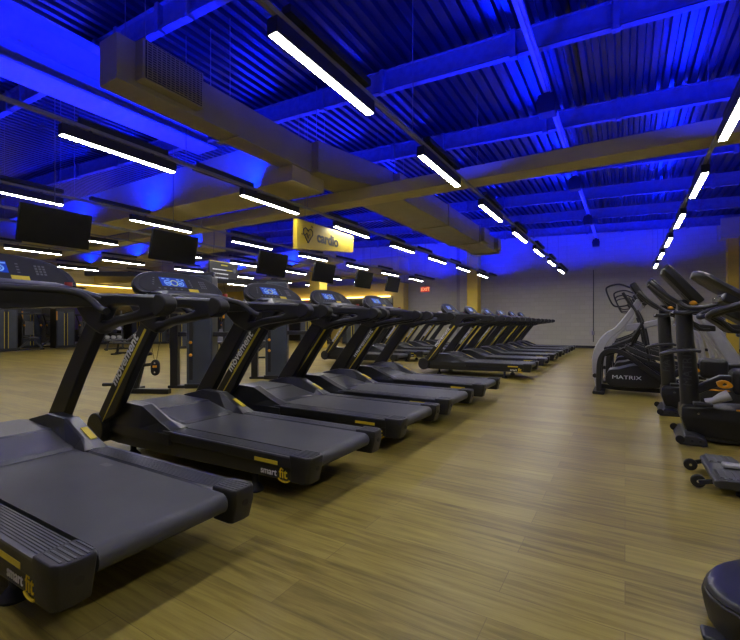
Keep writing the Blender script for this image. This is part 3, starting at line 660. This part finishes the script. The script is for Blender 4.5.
for i, y in enumerate((9.25, 10.75, 12.25)):
    o = copy_tree(el, (.10, y, 0)); tag(o, '%s elliptical trainer beyond the lettered one, mostly hidden' % ['first', 'second', 'farthest'][i], 'elliptical trainer', 'elliptical trainers on the right')
# broad silver leaning frame at the right edge
t = empty('stair_climber', (.90, 7.08, 0)); tag(t, 'pale silver leaning frame of a climber behind the orange handled bike', 'stair climber')
MB().bar([(-.06, .0, 1.34), (.10, 0, 1.0), (.42, 0, .42), (.56, 0, .08)], [.16, .17, .18, .18], .15).build('leaning_frame', SILVER, t, bevel=.03)
MB().bar([(-.06, .42, 1.34), (.10, .42, 1.0), (.42, .42, .42), (.56, .42, .08)], [.16, .17, .18, .18], .15).build('leaning_frame', SILVER, t, bevel=.03)
MB().box(.0, 1.4, -.07, .49, .0, .09).build('base', SILVER, t, bevel=.02)
for i in range(4): MB().box(.5+i*.2, .78+i*.2, .06, .36, .2+i*.2, .24+i*.2).build('step', DARK, t, bevel=.01)
MB().box(.55, 1.4, .07, .36, .09, .2).build('body', BLACK, t, bevel=.02)

# ------------------------------------------------------------------ strength area on the left
def make_cable(label, x, y, rot=0.):
    t = empty('cable_machine', (x, y, 0), rot); tag(t, label, 'cable machine')
    p = MB().box(-.065, .065, -.065, .065, 0, 2.0).build('post', FRAME, t, bevel=.012)
    MB().box(-.0655, .0655, -.067, -.0655, 1.34, 1.38).build('post_label', ORANGE, p)
    MB().box(.22, .66, -.10, .30, .05, 1.98).build('stack_shroud', SHROUD, t, bevel=.04)
    MB().box(.20, .68, -.12, .32, 0, .08).build('base', FRAME, t, bevel=.01)
    MB().box(.28, .34, -.112, -.10, .15, 1.6).build('guide_slot', DARK, t)
    for z in (.58, .80): MB().ball((.31, -.13, z), .028).build('selector_knob', ORANGE, t, smooth=True)
    MB().box(.065, 1.1, -.05, .05, .90, .98).build('cross_bar', FRAME, t, bevel=.01)
    MB().box(-1.5, .68, -.05, .05, 1.95, 2.03).build('top_beam', FRAME, t, bevel=.01)
    MB().box(-.1, .7, -.07, .07, 0, .05).build('floor_beam', FRAME, t, bevel=.01)
    cb = MB()
    cb.tube([(-.62, -.03, 1.95), (-.34, -.03, .50), ], .004, 5); cb.tube([(-.06, -.03, 1.95), (-.30, -.03, .50)], .004, 5)
    cb.build('cable', DARK, t)
    gp = MB().loft([[(-.32+.075*math.cos(a)*k, y_, .36+.14*math.copysign(abs(math.sin(a))**.6, math.sin(a))*k) for a in [2*PI*i/20 for i in range(20)]] for y_, k in ((-.06, .85), (-.05, 1), (-.01, 1), (0, .85))]).build('pulley_plate', DARK, t, bevel=.004)
    MB().box(-.355, -.285, -.063, -.06, .36, .40).build('plate_label', ORANGE, gp)
    for z in (.28, .44): MB().cyl((-.32, -.066, z), (-.32, -.055, z), .016, n=12).build('bolt', CHROME, gp)
    return t
make_cable('black cable machine with tall grey shroud behind the second treadmill', -6.78, 4.64, R(35))
make_cable('black cable machine with grey shroud behind the third treadmill', -6.5, 6.25, R(35))
# leaning lever arm with small pads left of the second treadmill
t = empty('lever_machine', (-6.9, 3.9, 0), R(25)); tag(t, 'black lever arm machine with knobs, seen behind the second treadmill upright', 'strength machine')
MB().bar([(.1, 0, .05), (.45, 0, 1.4)], .08, .1).build('lever_arm', FRAME, t, bevel=.015)
MB().box(-.25, .7, -.05, .05, 0, .08).build('base', FRAME, t, bevel=.01); MB().box(-.05, .05, -.35, .35, 0, .07).build('base', FRAME, t, bevel=.01)
for z in (.45, .62): MB().cyl((.18+z*.08, 0, z), (.34+z*.08, 0, z+.02), .025, n=12).build('knob', DARK, t)
MB().cyl((-.45, 0, .13), (.1, 0, .15), .028, n=12).build('foot_bar', FRAME, t)
MB().box(.36, .56, -.12, .12, .98, 1.45).build('back_pad', PAD, t, bevel=.04, seg=3)

def make_select():
    t = empty('weight_machine')   # shroud faces +X towards the camera side
    tw = MB().box(-.30, .30, -.40, .40, 0, 1.85).build('tower', FRAME, t, bevel=.02)
    MB().box(.30, .315, -.34, -.07, .12, 1.70).build('shroud_panel', SHROUD, tw); MB().box(.30, .315, .07, .34, .12, 1.70).build('shroud_panel', SHROUD, tw)
    MB().box(.30, .318, -.065, .065, .12, 1.62).build('stack_slot', DARK, tw)
    for y in (-.075, .055): MB().box(.316, .322, y, y+.02, .12, 1.62).build('yellow_strip', YEL, tw)
    MB().box(.3, .32, -.40, -.345, 1.3, 1.72).build('side_label', ORANGE, tw)
    MB().bar([(.1, .45, .05), (.15, .9, .45), (.15, 1.15, .48)], .07, .07, Vector((1, 0, 0))).build('seat_frame', PAD, t, bevel=.01)
    MB().bar([(.1, 1.35, .04), (.12, 1.0, .46)], .07, .07, Vector((1, 0, 0))).build('front_leg', PAD, t, bevel=.01)
    MB().box(-.15, .38, .72, 1.12, .50, .58).build('seat', PAD, t, bevel=.03)
    MB().box(-.20, -.08, .75, 1.1, .62, 1.25).build('backrest', PAD, t, bevel=.03)
    for y in (.62, 1.22):
        MB().tube(smooth_path([(-.1, y, 1.55), (.05, y, 1.35), (.25, y, 1.05), (.32, y, .92)]), .03, 8).build('press_arm', FRAME, t, smooth=True); MB().ball((.26, y, 1.06), .05, .04, .05, 8).build('hand_grip', ORANGE, t, smooth=True)
    MB().box(-.2, -.1, .4, 1.35, 1.52, 1.6).build('top_bar', FRAME, t, bevel=.01)
    MB().box(.05, .15, .3, 1.4, 0, .06).build('floor_rail', FRAME, t, bevel=.01)
    return t
sm_ = make_select(); freeze()
SP = [(-24.2, 8.95, 0, 'weight machine with yellow striped tower at the far left under the nearest console'), (-22.9, 9.8, 0, 'second weight machine with yellow striped tower, left of the dumbbell rack'), (-22.0, 7.25, 0, 'weight machine at the extreme left edge'),
      (-23.0, 14.6, 0, 'weight machine right of the dumbbell rack'), (-21.5, 17.0, .2, 'weight machine in the back left corner'), (-18.5, 18.6, .6, 'weight machine standing before the left mirrored bay'),
      (-15.5, 18.9, .9, 'weight machine standing before the middle mirrored bay'), (-12.6, 19.3, 1.2, 'weight machine standing before the right mirrored bay'), (-17.5, 12.2, .5, 'weight machine on the open floor seen between the first two treadmills'), (-15.0, 14.6, .7, 'weight machine on the open floor behind the cable machines'), (-10.8, 9.6, .8, 'weight machine behind the second cable machine')]
for i, y in enumerate((12.4, 14.5, 16.6, 18.7)):
    SP.append((-25.0, y, 0, 'weight machine along the left mirrored wall, %s from the dumbbell rack' % ORD[i].replace('nearest', 'first')))
for i, x in enumerate((-24.0, -22.0, -16.0, -13.4)):
    SP.append((x, 20.2, 1.5, 'weight machine against the portal mirrors, %s from the left corner' % ORD[i].replace('nearest', 'first')))
for i, (x, y, a, l) in enumerate(SP):
    o = sm_ if i == 0 else copy_tree(sm_, (x, y, 0), -a); o.location = (x, y, 0); o.rotation_euler.z = -a
    tag(o, l, 'weight machine', 'weight machines on the left')
# dumbbell rack with dumbbells
t = empty('dumbbell_rack', (-20.3, 10.3, 0), -.3); tag(t, 'three tier dumbbell rack at the left beside the striped towers', 'rack')
for y in (-.75, .75):
    MB().bar([(.25, y, 0), (-.15, y, 1.75)], .06, .07).build('side_frame', FRAME, t, bevel=.01)
    MB().box(-.4, .35, y-.03, y+.03, 0, .06).build('foot', FRAME, t)
for k, z in enumerate((.45, .85, 1.25)):
    x = .15-.09*(k+.4); MB().box(x-.02, x+.26, -.75, .75, z-.03, z).build('shelf', FRAME, t)
db0 = MB(); db0.cyl((-.12, 0, 0), (.12, 0, 0), .016, n=8); db0.cyl((-.17, 0, 0), (-.07, 0, 0), .075, n=10); db0.cyl((.07, 0, 0), (.17, 0, 0), .075, n=10)
db0 = db0.build('dumbbell', SILVER, None, smooth=True)
Mr = Matrix.Translation((-20.3, 10.3, 0)) @ Matrix.Rotation(-.3, 4, 'Z'); first = True
for k, z in enumerate((.45, .85, 1.25)):
    for j in range(6):
        o = db0 if first else db0.copy()
        if not first: C.objects.link(o)
        first = False
        o.location = Mr @ Vector((.15-.09*(k+.4)+.12, -.6+j*.24, z+.072)); o.rotation_euler.z = -.3
        tag(o, 'grey dumbbell, %s from the left on the %s shelf of the rack' % (['first', 'second', 'third', 'fourth', 'fifth', 'sixth'][j], ['bottom', 'middle', 'top'][k]), 'dumbbell', 'dumbbells on the rack')
# benches
def make_bench():
    t = empty('weight_bench')
    MB().box(-.6, .25, -.14, .14, .38, .46).build('seat', PAD, t, bevel=.03)
    MB().box(-.02, .72, -.14, .14, -.04, .04, Matrix.Translation((.28, 0, .42)) @ Matrix.Rotation(R(-42), 4, 'Y')).build('backrest', PAD, t, bevel=.03)
    MB().bar([(-.5, 0, .05), (-.45, 0, .38)], .06, .06).build('leg', FRAME, t); MB().bar([(.55, 0, .05), (.3, 0, .38)], .06, .06).build('leg', FRAME, t)
    MB().box(-.56, .6, -.04, .04, .03, .09).build('base', FRAME, t)
    for x in (-.53, .57): MB().box(x-.04, x+.04, -.3, .3, 0, .06).build('foot', DARK, t)
    return t
bn = make_bench(); freeze()
for i, (x, y, a, l) in enumerate([(-15.6, 8.9, .6, 'grey padded bench on the floor between the first two treadmill uprights'), (-18.7, 10.2, 1.2, 'grey padded bench in front of the dumbbell rack'), (-13.2, 10.9, 2.3, 'grey padded bench behind the cable machines')]):
    o = bn if i == 0 else copy_tree(bn, (x, y, 0), a); o.location = (x, y, 0); o.rotation_euler.z = a; tag(o, l, 'bench', 'padded benches on the left')
tag(MB().box(XL+.07, XL+.1, 11.4, 13.0, .8, 2.2).build('wall_panel', PURP), 'purple wall panel between the striped towers', 'panel')
for i, y in enumerate((7.4, 8.6)):
    tag(MB().box(XL+.07, XL+.1, y, y+.9, 1.55, 2.15).build('wall_panel', GLOWC), ['bright white lit panel at the extreme left of the mirror wall', 'second bright white lit panel on the left mirror wall'][i], 'panel')

# ------------------------------------------------------------------ camera, world, view
cam = bpy.data.cameras.new('camera'); co = bpy.data.objects.new('camera', cam); C.objects.link(co)
cam.sensor_width = 36; cam.lens = 425/740*36; cam.shift_y = -4/740*-1
co.location = (0, 0, 1.12); co.rotation_euler = (R(90), 0, math.atan(255/425.)); cam.clip_start = .02
bpy.context.scene.camera = co
w = bpy.data.worlds.new('world'); bpy.context.scene.world = w; w.use_nodes = True
w.node_tree.nodes['Background'].inputs[0].default_value = (.01, .01, .012, 1); w.node_tree.nodes['Background'].inputs[1].default_value = .2
sc = bpy.context.scene
sc.view_settings.view_transform = 'Standard'; sc.view_settings.look = 'None'; sc.view_settings.gamma = 1; sc.view_settings.use_curve_mapping = False
sc.view_settings.exposure = 0
sc.cycles.use_light_tree = True; sc.cycles.max_bounces = 6; sc.cycles.diffuse_bounces = 4; sc.cycles.glossy_bounces = 3
sc.cycles.sample_clamp_indirect = 4.
